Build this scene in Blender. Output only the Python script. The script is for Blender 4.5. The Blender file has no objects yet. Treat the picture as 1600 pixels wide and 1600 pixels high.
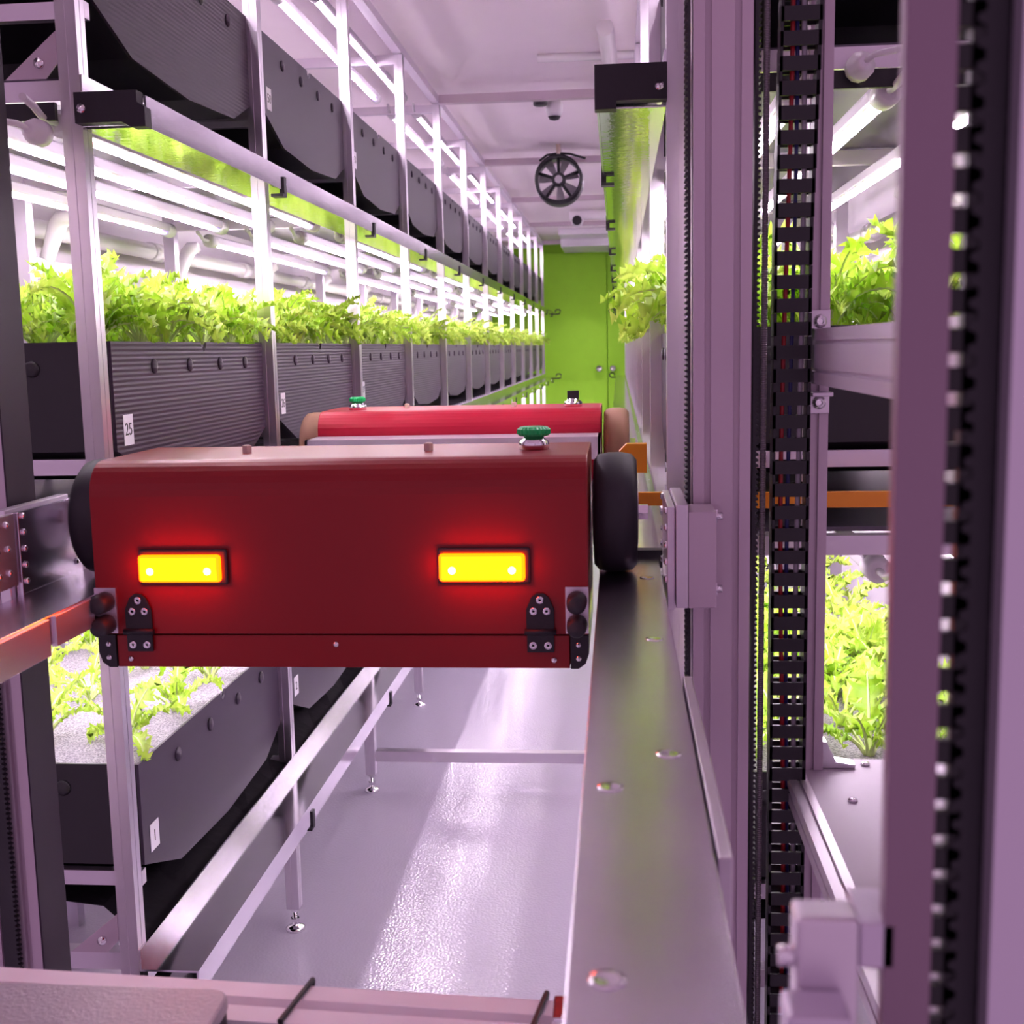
import bpy, bmesh, math, random
from mathutils import Vector, Matrix
PI = math.pi
sc = bpy.context.scene
C = sc.collection
DZ = 0.05                                   # everything is measured 5 cm low; lifted at the end so that the floor is z = 0

# ------------------------------------------------------------------ camera, world, exposure
cam = bpy.data.objects.new('camera', bpy.data.cameras.new('camera'))
C.objects.link(cam)
sc.camera = cam
cam.data.sensor_width = 36
cam.data.lens = 41.625
cam.data.clip_start = 0.02
cam.data.dof.use_dof = True
cam.data.dof.focus_distance = 2.0
cam.data.dof.aperture_fstop = 12.0
cx = Vector((0.99586594, 0.0885143, -0.02040194))
cy = Vector((0.00801477, 0.13810364, 0.99038535))
cz = Vector((0.09048085, -0.98645456, 0.13682329))
M = Matrix((cx, cy, cz)).transposed().to_4x4()
M.translation = Vector((0, 0, 1.2 + DZ))
cam.matrix_world = M

w = bpy.data.worlds.new('world'); sc.world = w; w.use_nodes = True
w.node_tree.nodes['Background'].inputs[0].default_value = (0.68, 0.43, 0.66, 1)
w.node_tree.nodes['Background'].inputs[1].default_value = 0.51
sc.view_settings.view_transform = 'Standard'
sc.view_settings.look = 'None'
sc.view_settings.gamma = 1
sc.view_settings.exposure = 0.56
LED = 40.0

# ------------------------------------------------------------------ materials
MT = {}
def mat(name, col, rough=0.5, metal=0.0, bump=None, spec=0.5, coat=0, var=0, trans=0):
    m = bpy.data.materials.new(name); m.use_nodes = True; MT[name] = m
    nt = m.node_tree; N = nt.nodes; L = nt.links
    b = N['Principled BSDF']
    b.inputs['Base Color'].default_value = (*col, 1)
    b.inputs['Roughness'].default_value = rough
    b.inputs['Metallic'].default_value = metal
    b.inputs['Specular IOR Level'].default_value = spec
    b.inputs['Coat Weight'].default_value = coat
    tc = N.new('ShaderNodeTexCoord')
    if var:
        n = N.new('ShaderNodeTexNoise'); n.inputs['Scale'].default_value = 9; n.inputs['Detail'].default_value = 4
        L.new(tc.outputs['Object'], n.inputs['Vector'])
        r = N.new('ShaderNodeMapRange'); r.inputs[3].default_value = 1 - var; r.inputs[4].default_value = 1 + var
        L.new(n.outputs[0], r.inputs[0])
        mx = N.new('ShaderNodeVectorMath'); mx.operation = 'SCALE'; mx.inputs[0].default_value = col
        L.new(r.outputs[0], mx.inputs['Scale']); L.new(mx.outputs[0], b.inputs['Base Color'])
    if bump:
        kind, scale, strength = bump[:3]
        if kind == 'noise':
            t = N.new('ShaderNodeTexNoise'); t.inputs['Scale'].default_value = scale; t.inputs['Detail'].default_value = 3
            o = t.outputs[0]
            mp = N.new('ShaderNodeMapping'); mp.inputs['Scale'].default_value = bump[3] if len(bump) > 3 else (1, 1, 1)
            L.new(tc.outputs['Object'], mp.inputs[0]); L.new(mp.outputs[0], t.inputs['Vector'])
        elif kind == 'voronoi':
            t = N.new('ShaderNodeTexVoronoi'); t.inputs['Scale'].default_value = scale; o = t.outputs[0]
            L.new(tc.outputs['Object'], t.inputs['Vector'])
        else:
            t = N.new('ShaderNodeTexWave'); t.bands_direction = kind; t.inputs['Scale'].default_value = scale; o = t.outputs[1]
            L.new(tc.outputs['Object'], t.inputs['Vector'])
        bp = N.new('ShaderNodeBump'); bp.inputs['Strength'].default_value = strength; bp.inputs['Distance'].default_value = 0.002
        L.new(o, bp.inputs['Height']); L.new(bp.outputs[0], b.inputs['Normal'])
    return m
def emis(name, col, s):
    m = bpy.data.materials.new(name); m.use_nodes = True; MT[name] = m
    b = m.node_tree.nodes['Principled BSDF']
    b.inputs['Base Color'].default_value = (*col, 1)
    b.inputs['Emission Color'].default_value = (*col, 1); b.inputs['Emission Strength'].default_value = s
    return m
mat('steel', (0.74, 0.69, 0.75), 0.30, 1.0, ('noise', 30, 0.10, (1, 1, 0.03)))
mat('brushed', (0.72, 0.66, 0.73), 0.38, 0.9)
mat('anodized', (0.56, 0.46, 0.53), 0.42, 0.45)
mat('anodized_dull', (0.40, 0.34, 0.41), 0.5, 0.2)
mat('anodized_dark', (0.26, 0.17, 0.23), 0.5, 0.3)
mat('anodized_light', (0.62, 0.55, 0.66), 0.38, 0.6)
mat('slot_dark', (0.05, 0.035, 0.055), 0.5, 0.3)
mat('rack_polished', (0.70, 0.66, 0.73), 0.13, 1.0, ('noise', 14, 0.15, (1, 0.25, 1)), var=0.1)
mat('polished', (0.72, 0.67, 0.76), 0.24, 1.0, ('noise', 14, 0.18, (1, 0.25, 1)), var=0.12)
mat('dull_sheet', (0.10, 0.085, 0.11), 0.35, 0.8)
mat('mirror_sheet', (0.55, 0.55, 0.53), 0.05, 1.0, ('noise', 60, 0.12))
mat('chrome', (0.85, 0.83, 0.87), 0.12, 1.0)
mat('tray_black', (0.014, 0.012, 0.016), 0.38)
mat('tray_grey', (0.040, 0.024, 0.042), 0.45, 0, ('Z', 42, 0.24), spec=0.32)
mat('tray_smooth', (0.045, 0.030, 0.052), 0.45, spec=0.32)
mat('black', (0.010, 0.008, 0.012), 0.45)
mat('cover_plum', (0.026, 0.014, 0.026), 0.5, spec=0.3)
mat('black_powder', (0.012, 0.008, 0.014), 0.55, 0, ('noise', 400, 0.2))
mat('rubber', (0.022, 0.019, 0.026), 0.55, 0, ('noise', 60, 0.15), var=0.3)
mat('tan_tyre', (0.46, 0.24, 0.17), 0.6, 0, var=0.12)
mat('cart_red', (0.25, 0.002, 0.006), 0.38, 0.1, ('noise', 900, 0.05), spec=0.35, coat=0.12)
MT['cart_red'].node_tree.nodes['Principled BSDF'].inputs['Coat Roughness'].default_value = 0.25
mat('cart_bright', (0.44, 0.003, 0.028), 0.40, 0.2)
mat('green_knob', (0.0, 0.48, 0.11), 0.35)
mat('white_plastic', (0.74, 0.70, 0.74), 0.35)
mat('pvc', (0.86, 0.82, 0.84), 0.25)
mat('lamp_housing', (0.60, 0.54, 0.62), 0.4, 0.3)
mat('wall_white', (0.80, 0.74, 0.79), 0.55)
mat('ceiling_white', (0.96, 0.85, 0.90), 0.6, var=0.02)
mat('wall_green', (0.32, 0.68, 0.035), 0.5, 0, ('noise', 60, 0.15), spec=0.2, var=0.06)
mat('floor_epoxy', (0.58, 0.52, 0.64), 0.08, 0, ('voronoi', 150, 0.22), spec=0.9)
mat('beam_pink', (0.62, 0.50, 0.57), 0.45, 0.2)
mat('sticker', (0.82, 0.78, 0.84), 0.5)
mat('ink', (0.03, 0.025, 0.03), 0.6)
mat('orange', (0.85, 0.30, 0.015), 0.4)
mat('bone', (0.62, 0.47, 0.40), 0.5)
mat('liner', (0.008, 0.006, 0.009), 0.75, 0, ('noise', 25, 1.0), spec=0.12)
mat('cable_red', (0.42, 0.01, 0.02), 0.4)
mat('cable_blue', (0.02, 0.02, 0.16), 0.4)
mat('cable_grey', (0.42, 0.38, 0.44), 0.4)
mat('rope', (0.50, 0.44, 0.48), 0.35, 0.5, ('Z', 120, 0.8))
mat('pale_beam', (0.95, 0.88, 0.92), 0.5)
mat('leather_sheen', (0.40, 0.36, 0.40), 0.30, 0, ('noise', 260, 0.5), var=0.25)  # black case lid; LED sheen is put into the colour as a lighter grey
mat('stem', (0.62, 0.74, 0.30), 0.4, var=0.1)
mat('fan_grey', (0.50, 0.45, 0.50), 0.5)
# foam board with speckle
m = mat('foam', (0.62, 0.58, 0.66), 0.7, 0, ('noise', 350, 0.9))
nt = m.node_tree; n = nt.nodes.new('ShaderNodeTexNoise'); n.inputs['Scale'].default_value = 330
tc = nt.nodes.new('ShaderNodeTexCoord'); nt.links.new(tc.outputs['Object'], n.inputs['Vector'])
cr = nt.nodes.new('ShaderNodeValToRGB'); cr.color_ramp.elements[0].position = 0.4; cr.color_ramp.elements[1].position = 0.6
cr.color_ramp.elements[0].color = (0.17, 0.15, 0.19, 1); cr.color_ramp.elements[1].color = (0.42, 0.38, 0.44, 1)
nt.links.new(n.outputs[0], cr.inputs[0]); nt.links.new(cr.outputs[0], nt.nodes['Principled BSDF'].inputs['Base Color'])
# leaves: thin green, partly see-through to light
m = mat('leaf', (0.36, 0.60, 0.03), 0.34)
nt = m.node_tree; N = nt.nodes; L = nt.links
b = N['Principled BSDF']; tr = N.new('ShaderNodeBsdfTranslucent'); mix = N.new('ShaderNodeMixShader')
oi = N.new('ShaderNodeObjectInfo'); tc = N.new('ShaderNodeTexCoord'); ns = N.new('ShaderNodeTexNoise'); ns.inputs['Scale'].default_value = 28
L.new(tc.outputs['Object'], ns.inputs['Vector'])
add = N.new('ShaderNodeMath'); add.operation = 'MULTIPLY_ADD'; add.inputs[1].default_value = 0.3
L.new(oi.outputs['Random'], add.inputs[0]); L.new(ns.outputs[0], add.inputs[2])
cr = N.new('ShaderNodeValToRGB'); cr.color_ramp.elements[0].position = 0.4; cr.color_ramp.elements[1].position = 0.85
cr.color_ramp.elements[0].color = (0.33, 0.62, 0.02, 1); cr.color_ramp.elements[1].color = (0.66, 0.84, 0.14, 1)
L.new(add.outputs[0], cr.inputs[0]); L.new(cr.outputs[0], b.inputs['Base Color']); L.new(cr.outputs[0], tr.inputs[0])
mix.inputs[0].default_value = 0.42
L.new(b.outputs[0], mix.inputs[1]); L.new(tr.outputs[0], mix.inputs[2]); L.new(mix.outputs[0], N['Material Output'].inputs[0])
# LED strip: white with blue and pink diodes
m = emis('led', (1, 0.89, 1.0), LED)
nt = m.node_tree; N = nt.nodes; L = nt.links
tc = N.new('ShaderNodeTexCoord'); sep = N.new('ShaderNodeSeparateXYZ'); L.new(tc.outputs['Object'], sep.inputs[0])
wn = N.new('ShaderNodeTexWhiteNoise'); wn.noise_dimensions = '1D'
sn = N.new('ShaderNodeMath'); sn.operation = 'SNAP'; sn.inputs[1].default_value = 0.022
L.new(sep.outputs[1], sn.inputs[0]); L.new(sn.outputs[0], wn.inputs['W'])
cr = N.new('ShaderNodeValToRGB'); cr.color_ramp.interpolation = 'CONSTANT'
e = cr.color_ramp.elements; e[0].position = 0; e[0].color = (0.018, 0.014, 0.06, 1); e[1].position = 0.14; e[1].color = (0.05, 0.02, 0.032, 1)
x = e.new(0.22); x.color = (1, 0.85, 1.0, 1)
L.new(wn.outputs['Value'], cr.inputs[0]); L.new(cr.outputs[0], N['Principled BSDF'].inputs['Emission Color'])
emis('amber_rim', (1.0, 0.035, 0.0), 13.0)
emis('amber', (1.0, 0.085, 0.0), 13.0)
emis('amber_core', (1.0, 0.5, 0.06), 16.0)

# ------------------------------------------------------------------ mesh helpers
class MB:
    def __init__(s): s.bm = bmesh.new(); s.smooth = []
    def box(s, x0, x1, y0, y1, z0, z1):
        v = [s.bm.verts.new((x, y, z)) for x in (x0, x1) for y in (y0, y1) for z in (z0, z1)]
        for q in ((0, 1, 3, 2), (4, 6, 7, 5), (0, 4, 5, 1), (2, 3, 7, 6), (0, 2, 6, 4), (1, 5, 7, 3)):
            s.bm.faces.new([v[i] for i in q])
        return s
    def prism(s, pts, axis, a, b):            # pts in the other two axes, extruded a..b along axis
        def P(p, t):
            return {'x': (t, p[0], p[1]), 'y': (p[0], t, p[1]), 'z': (p[0], p[1], t)}[axis]
        A = [s.bm.verts.new(P(p, a)) for p in pts]; B = [s.bm.verts.new(P(p, b)) for p in pts]
        s.bm.faces.new(A); s.bm.faces.new(B[::-1])
        n = len(pts)
        for i in range(n):
            s.bm.faces.new((A[i], B[i], B[(i + 1) % n], A[(i + 1) % n]))
        return s
    def tube(s, pts, r, n=10, cap=True, closed=False):
        pts = [Vector(p) for p in pts]; rings = []
        m = len(pts)
        for i, p in enumerate(pts):
            if closed: d = pts[(i + 1) % m] - pts[i - 1]
            else: d = pts[min(i + 1, m - 1)] - pts[max(i - 1, 0)]
            d.normalize()
            u = d.cross(Vector((0, 0, 1)) if abs(d.z) < 0.95 else Vector((1, 0, 0))).normalized(); v = d.cross(u)
            rr = r[i] if isinstance(r, (list, tuple)) else r
            rings.append([s.bm.verts.new(p + (u * math.cos(2 * PI * k / n) + v * math.sin(2 * PI * k / n)) * rr) for k in range(n)])
        R = range(m if closed else m - 1)
        for i in R:
            a, b2 = rings[i], rings[(i + 1) % m]
            for k in range(n):
                f = s.bm.faces.new((a[k], a[(k + 1) % n], b2[(k + 1) % n], b2[k])); f.smooth = n > 6
        if cap and not closed:
            s.bm.faces.new(rings[0][::-1]); s.bm.faces.new(rings[-1])
        return s
    def lathe(s, prof, c, axis='z', n=24, ridged=0, smooth=True):
        rings = []
        for r, h in prof:
            ring = []
            for k in range(n):
                rr = r * (1 - ridged * (k % 2)) if ridged else r
                a = 2 * PI * k / n; p, q = rr * math.cos(a), rr * math.sin(a)
                o = {'z': (p, q, h), 'y': (p, h, q), 'x': (h, p, q)}[axis]
                ring.append(s.bm.verts.new(Vector(c) + Vector(o)))
            rings.append(ring)
        for i in range(len(rings) - 1):
            for k in range(n):
                f = s.bm.faces.new((rings[i][k], rings[i][(k + 1) % n], rings[i + 1][(k + 1) % n], rings[i + 1][k])); f.smooth = smooth and not ridged
        s.bm.faces.new(rings[0][::-1]); s.bm.faces.new(rings[-1])
        return s
    def build(s, name, m, parent=None, bevel=0, loc=None):
        bmesh.ops.recalc_face_normals(s.bm, faces=s.bm.faces)
        me = bpy.data.meshes.new(name); s.bm.to_mesh(me); s.bm.free()
        me.materials.append(MT[m])
        o = bpy.data.objects.new(name, me); C.objects.link(o)
        if parent: o.parent = parent
        if loc: o.location = loc
        if bevel:
            b = o.modifiers.new('bevel', 'BEVEL'); b.width = bevel; b.segments = 2; b.limit_method = 'ANGLE'
        return o
def box(*a): return MB().box(*a)
def thing(name, label, cat, loc=(0, 0, 0), group=None):
    o = bpy.data.objects.new(name, None); C.objects.link(o); o.empty_display_size = 0.05
    o.location = loc; o['label'] = label; o['category'] = cat
    if group: o['group'] = group
    return o
def tag(o, label, cat, group=None):
    o['label'] = label; o['category'] = cat
    if group: o['group'] = group
    return o
def struct(o): o['kind'] = 'structure'; return o
def copy_tree(o, parent=None):
    c = o.copy(); C.objects.link(c)
    if parent: c.parent = parent
    for ch in list(o.children): copy_tree(ch, c)
    return c
ORD = ['first', 'second', 'third', 'fourth', 'fifth', 'sixth', 'seventh', 'eighth', 'ninth', 'tenth', 'eleventh', 'twelfth', 'thirteenth', 'fourteenth']
def slot_poly(x0, x1, y0, y1, nx, ny, sw=0.007, sd=0.005):   # T-slot extrusion outline, nx slots on the y faces, ny on the x faces
    P = []
    W, D = x1 - x0, y1 - y0
    cxs = [x0 + W * (i + 0.5) / nx for i in range(nx)]; cys = [y0 + D * (i + 0.5) / ny for i in range(ny)]
    P.append((x0, y0))
    for c in cxs: P += [(c - sw / 2, y0), (c - sw / 2, y0 + sd), (c + sw / 2, y0 + sd), (c + sw / 2, y0)]
    P.append((x1, y0))
    for c in cys: P += [(x1, c - sw / 2), (x1 - sd, c - sw / 2), (x1 - sd, c + sw / 2), (x1, c + sw / 2)]
    P.append((x1, y1))
    for c in cxs[::-1]: P += [(c + sw / 2, y1), (c + sw / 2, y1 - sd), (c - sw / 2, y1 - sd), (c - sw / 2, y1)]
    P.append((x0, y1))
    for c in cys[::-1]: P += [(x0, c + sw / 2), (x0 + sd, c + sw / 2), (x0 + sd, c - sw / 2), (x0, c - sw / 2)]
    return P
def text(name, s, size, m, parent, mw):
    cu = bpy.data.curves.new('numeral', 'FONT'); cu.body = s; cu.size = size; cu.align_x = 'CENTER'; cu.align_y = 'CENTER'; cu.extrude = 0.0002
    t = bpy.data.objects.new('numeral', cu); C.objects.link(t)
    dg = bpy.context.evaluated_depsgraph_get(); me = bpy.data.meshes.new_from_object(t.evaluated_get(dg))
    bpy.data.objects.remove(t); bpy.data.curves.remove(cu)
    me.transform(mw); me.materials.clear(); me.materials.append(MT[m])
    o = bpy.data.objects.new(name, me); C.objects.link(o); o.parent = parent
    return o

# ------------------------------------------------------------------ room shell
FZ, CZ, YW = -0.05, 2.24, 11.9
XL, XR = -1.42, 0.783
struct(box(XL - 0.1, XR + 0.1, -0.6, YW + 0.1, FZ - 0.05, FZ).build('floor', 'floor_epoxy'))
struct(box(XL - 0.1, XR + 0.1, -0.2, YW + 0.1, CZ, CZ + 0.05).build('ceiling', 'ceiling_white'))
struct(box(XL - 0.05, XL, 1.0, YW, FZ, CZ).build('wall_left', 'wall_white'))
struct(box(XR, XR + 0.05, 1.0, YW, FZ, CZ).build('wall_right', 'wall_white'))
struct(box(XL, XR, YW, YW + 0.05, FZ, CZ).build('wall_back', 'wall_green'))
struct(box(XL, XR, YW - 0.012, YW, CZ - 0.035, CZ).build('trim_1', 'beam_pink'))
for i, (a, b_, k) in enumerate(((-0.95, -0.110, -0.19), (-0.102, 0.73, -0.055))):
    d = struct(box(a, b_, YW - 0.025, YW - 0.002, FZ + 0.01, 2.12).build('door_%d' % (i + 1), 'wall_green', bevel=0.003))
    MB().lathe([(0.028, 0), (0.028, -0.006), (0.012, -0.01), (0.012, -0.03), (0.03, -0.04), (0.034, -0.055), (0.026, -0.07), (0.0, -0.074)], (k, YW - 0.025, 0.985), 'y').build('door_knob', 'chrome', d)

# ------------------------------------------------------------------ racks
PY = [1.572 + 0.8185 * k for k in range(13)]           # post centres along the aisle
LV = [0.317, 0.925, 1.537]                             # running surface of the three rails
TT = [0.593, 1.222, 1.855]                             # rim height of the trays
LZ = [0.885, 1.500, 2.130]                             # underside of the lamps
def rack(side):
    L_ = side == 'left'
    mx = (lambda x: x) if L_ else (lambda x: -0.637 - x)
    def bx(mb, x0, x1, *r):
        a, b = sorted((mx(x0), mx(x1))); return mb.box(a, b, *r)
    rk = thing('grow_rack', 'long %s hand grow rack of bright square posts and three running rails' % side, 'rack', (mx(-0.70), PY[0], FZ))
    def part(mb, name, m, parent=None, bevel=0):
        o = mb.build(name, m, parent or rk, bevel)
        if not parent: o.matrix_parent_inverse = Matrix.Translation(-rk.location)
        return o
    for k, y in enumerate(PY):
        P = slot_poly(*sorted((mx(-0.70), mx(-0.728))), y - 0.014, y + 0.014, 1, 1, 0.0016, 0.0012)
        p = part(MB().prism(P, 'z', FZ + 0.052, 2.165), 'post', 'steel')
        f = MB().lathe([(0.021, 0), (0.021, 0.005), (0.016, 0.008), (0.009, 0.011), (0.006, 0.014), (0.006, 0.054)], (mx(-0.714), y, FZ), n=20)
        f.lathe([(0.010, 0.020), (0.010, 0.027)], (mx(-0.714), y, FZ), n=6, smooth=False)
        f.lathe([(0.011, 0.044), (0.011, 0.0515)], (mx(-0.714), y, FZ), n=6, smooth=False)
        part(f, 'levelling_foot', 'chrome')
        part(bx(MB(), -1.20, -1.23, y - 0.015, y + 0.015, FZ, 2.165), 'back_post', 'anodized_light')
        mb = MB()
        for z in LV: part(bx(MB(), -0.728, -1.20, y - 0.012, y + 0.012, z - 0.002, z + 0.024), 'cross_bar', 'brushed')
        for z in TT:
            part(bx(MB(), -0.728, -1.20, y + 0.078, y + 0.094, z - 0.192, z - 0.169), 'tray_support', 'brushed')
            if z < 2 and k < 12: part(bx(MB(), -0.728, -1.20, y + 0.815, y + 0.828, z - 0.192, z - 0.171), 'tray_support', 'brushed')
        part(bx(MB(), -0.70, -1.20, y - 0.012, y + 0.012, 2.135, 2.165), 'top_bar', 'brushed')
    for l, z in enumerate(LV):
        y0, y1 = PY[0] - 0.014, PY[-1] + 0.06
        a = [(-0.70, z + 0.030), (-0.70, z - 0.003), (-0.615, z - 0.003), (-0.615, z - 0.040), (-0.612, z - 0.040), (-0.612, z), (-0.697, z), (-0.697, z + 0.030)]
        r = part(MB().prism([(mx(p[0]), p[1]) for p in a], 'y', y0, y1), 'running_rail', 'rack_polished')
        part(bx(MB(), -0.6155, -0.6995, y0, y1, z - 0.040, z - 0.037), 'rail_underside', 'mirror_sheet', r)
        if l:
            # black stepped end cap at the near end
            q = [(-0.700, z - 0.036), (-0.700, z + 0.003), (-0.616, z + 0.003), (-0.616, z - 0.012), (-0.606, z - 0.018), (-0.606, z - 0.043), (-0.625, z - 0.043), (-0.638, z - 0.036)] if L_ else \
                [(-0.700, z - 0.034), (-0.700, z + 0.010), (-0.610, z + 0.010), (-0.610, z - 0.044), (-0.637, z - 0.044), (-0.637, z - 0.034)]
            c = part(MB().prism([(mx(p[0]), p[1]) for p in q], 'y', y0 - 0.022, y0 - 0.0005), 'end_cap', 'black_powder', r)
            part(MB().lathe([(0.006, 0), (0.006, -0.003), (0.0, -0.005)], (mx(-0.690), y0 - 0.022, z - 0.018), 'y', 12), 'screw', 'chrome', c)
        for k in range(12):
            yy = PY[k] + 0.62
            mb = MB(); bx(mb, -0.618, -0.609, yy, yy + 0.016, z - 0.048, z - 0.016); bx(mb, -0.632, -0.609, yy - 0.01, yy + 0.016, z - 0.052, z - 0.047)
            part(mb, 'clip', 'black', r)
            if l == 1:
                mb = MB(); bx(mb, -0.6116, -0.6105, yy - 0.3, yy - 0.28, z - 0.03, z - 0.015); part(mb, 'marker', 'sticker', r)
        # dark end stop loop at the far end
        if l:
            lp = MB(); cxp, yy = -0.585, y1 + 0.05
            pts = [(mx(-0.66), yy, z - 0.02), (mx(-0.57), yy, z - 0.02), (mx(-0.555), yy, z - 0.012), (mx(-0.55), yy, z + 0.012), (mx(-0.56), yy, z + 0.022), (mx(-0.59), yy, z + 0.022), (mx(-0.60), yy, z + 0.005), (mx(-0.60), yy, z - 0.006)]
            part(lp.tube(pts, 0.006, 8), 'end_stop', 'black', r)
    part(bx(MB(), -0.70, -0.73, PY[0] - 0.014, PY[-1] + 0.014, 2.168, 2.195), 'top_rail', 'brushed')
    # gusset plates at the near end
    for z in LV:
        mb = MB(); pts = [(mx(-0.728), z + 0.085), (mx(-0.728), z + 0.045), (mx(-0.745), z + 0.026), (mx(-0.80), z + 0.026)]
        g = part(mb.prism(pts, 'y', PY[0] - 0.016, PY[0] - 0.013), 'gusset', 'anodized')
        part(MB().lathe([(0.007, 0), (0.007, -0.004), (0.0, -0.007)], (mx(-0.752), PY[0] - 0.016, z + 0.045), 'y', 12), 'bolt', 'chrome', g)
    # mirror sheets over the lamps, one every two bays
    for l, z in enumerate((0.962, 1.577)):
        for j in range(7):
            y0 = PY[0] + 0.02 + 1.637 * j; y1 = min(y0 + 1.62, PY[-1] + 0.02)
            if y1 <= y0 + 0.1: continue
            s = bx(MB(), -0.735, -1.195, y0, y1, z - 0.012, z - 0.006).build('reflector_sheet', 'dull_sheet')
            tag(s, 'dull grey metal sheet over the lamps, %s rack %s level, %s from the near end' % (side, ('lowest', 'middle')[l], ORD[j]), 'reflector', 'metal sheets over the lamps of the %s rack' % side)
    # drip liner under the lowest trays
    n = 60; mb = MB(); rnd = random.Random(3)
    rows = []
    for i in range(n):
        y = 1.60 + i * 0.163
        rows.append([mb.bm.verts.new((mx(x), y + 0.06 * t + 0.02 * rnd.random(), (0.328 if t == 0 else 0.342) + (0.006 if t == 0 else 0.03) * rnd.random())) for t, x in enumerate((-0.704, -0.80, -0.98, -1.17))])
    for i in range(n - 1):
        for t in range(3): mb.bm.faces.new((rows[i][t], rows[i][t + 1], rows[i + 1][t + 1], rows[i + 1][t]))
    o = mb.build('drip_liner', 'liner'); so = o.modifiers.new('thick', 'SOLIDIFY'); so.thickness = 0.002
    tag(o, 'crumpled black plastic drip liner under the lowest trays of the %s rack' % side, 'liner')
    return rk
rack('left'); rack('right')

# ------------------------------------------------------------------ lamps
def make_lamp():
    r = thing('grow_lamp', '', 'lamp')
    ln = 1.36
    box(-0.015, 0.015, 0.03, ln - 0.03, 0.006, 0.027).build('housing', 'lamp_housing', r, 0.004)
    mb = MB(); P = [(0.0095 * math.cos(a), 0.0080 + 0.0095 * math.sin(a)) for a in [PI * (1.17 + 0.66 * i / 4) for i in range(5)]]
    mb.prism(P, 'y', 0.04, ln - 0.04).build('led_strip', 'led', r)
    for y0, y1 in ((0.0, 0.045), (ln - 0.045, ln)):
        MB().lathe([(0.012, 0), (0.018, 0.004), (0.018, y1 - y0 - 0.004), (0.014, y1 - y0)], (0, y0, 0.012), 'y', 14).build('end_cap', 'white_plastic', r)
    MB().tube([(0, -0.002, 0.012), (0.0, -0.04, 0.012), (0.004, -0.07, 0.02), (0.01, -0.11, 0.024)], 0.005, 8).build('lead', 'white_plastic', r)
    return r
lamp0 = make_lamp(); first = True
LX = (-0.748, -0.862, -0.980, -1.125)
ROW = ['aisle-side', 'second-row', 'third-row', 'wall-side']
LVN = ['lowest', 'middle', 'top']
for side in ('left', 'right'):
    for l in range(3):
        for j in range(6):
            for q, x in enumerate(LX):
                if l == 2 and q > 1: continue
                o = lamp0 if first else copy_tree(lamp0); first = False
                xx = x if side == 'left' else -0.637 - x
                if l == 2: xx = (-0.80, -0.90, -1.02, -1.14)[q] if side == 'left' else -0.637 - (-0.80, -0.90, -1.02, -1.14)[q]
                o.location = (xx, 1.585 + 1.637 * j + (0.03 if q == 3 else 0), LZ[l])
                o['label'] = '%s tube grow lamp over the %s trays, %s rack, %s from near end' % (ROW[q], LVN[l], side, ORD[j])
                o['group'] = 'tube grow lamps under the shelves'

# ------------------------------------------------------------------ trays
TP = [(0, 0), (0, -0.158), (0.145, -0.213), (0.38, -0.226), (0.62, -0.213), (0.765, -0.155), (0.765, 0)]
def make_tray(bump, s):        # s = +1 left rack (aisle side at +x), -1 right rack
    r = thing('planting_tray', '', 'tray')
    W = 0.43
    # side panel with a notch in the rim
    rim = [(0.765, 0), (0.400, 0), (0.396, -0.010), (0.385, -0.016), (0.374, -0.010), (0.370, 0)]
    P = TP[:6] + rim
    a, b = sorted((0, -0.004 * s))
    MB().prism(P, 'x', a, b).build('side_panel', bump, r)
    mb = MB(); a, b = sorted((-0.0045 * s, -W * s)); T = 0.005
    for i in range(6):
        (y0, z0), (y1, z1) = TP[i], TP[i + 1]
        d = Vector((y1 - y0, z1 - z0)).normalized(); nrm = Vector((-d.y, d.x)) * T
        q = [(y0, z0), (y1, z1), (y1 + nrm.x, z1 + nrm.y), (y0 + nrm.x, z0 + nrm.y)]
        mb.prism(q, 'x', a, b)
    mb.prism(TP, 'x', -W * s, -(W + 0.004) * s)
    mb.build('tray_shell', 'tray_black', r)
    for y in (0.155, 0.310, 0.465, 0.610):
        MB().lathe([(0.0115, 0), (0.0115, 0.002 * s), (0.008, 0.004 * s), (0.0, 0.005 * s)], (0, y, -0.038), 'x', 16).build('snap_button', bump, r)
    MB().lathe([(0.012, 0), (0.012, -0.002), (0.008, -0.004), (0.0, -0.005)], (-0.12 * s, 0, -0.038), 'y', 16).build('snap_button', 'tray_black', r)
    a, b = sorted((-0.006 * s, -(W - 0.003) * s))
    box(a, b, 0.008, 0.757, -0.022, -0.004).build('foam_board', 'foam', r)
    return r
protoL = {'g': make_tray('tray_grey', 1), 's': make_tray('tray_smooth', 1)}; protoR = make_tray('tray_smooth', -1)
used = set()
def place_tray(key, side, l, k):
    p = protoR if side == 'right' else protoL[key]
    o = p if id(p) not in used else copy_tree(p0[id(p)])
    used.add(id(p))
    x = -0.722 if side == 'left' else 0.085
    o.location = (x, PY[k] + 0.078, TT[l])
    num = {0: 1, 1: 25, 2: 49}[l] + k
    if side == 'left':
        o['label'] = 'black planting tray numbered %d, %s level of the left rack, %s from the near end' % (num, LVN[l], ORD[k])
    else:
        o['label'] = 'black planting tray, %s level of the right rack, %s from the near end' % (LVN[l], ORD[k])
    o['group'] = 'black planting trays on the %s rack' % side
    return o, num
p0 = {}
for p in list(protoL.values()) + [protoR]:
    p0[id(p)] = p
trays = []
for side in ('left', 'right'):
    for l in range(3):
        for k in range(12):
            if side == 'right' and l == 0 and k > 3: continue
            trays.append((side, l, k))
made = []
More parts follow.
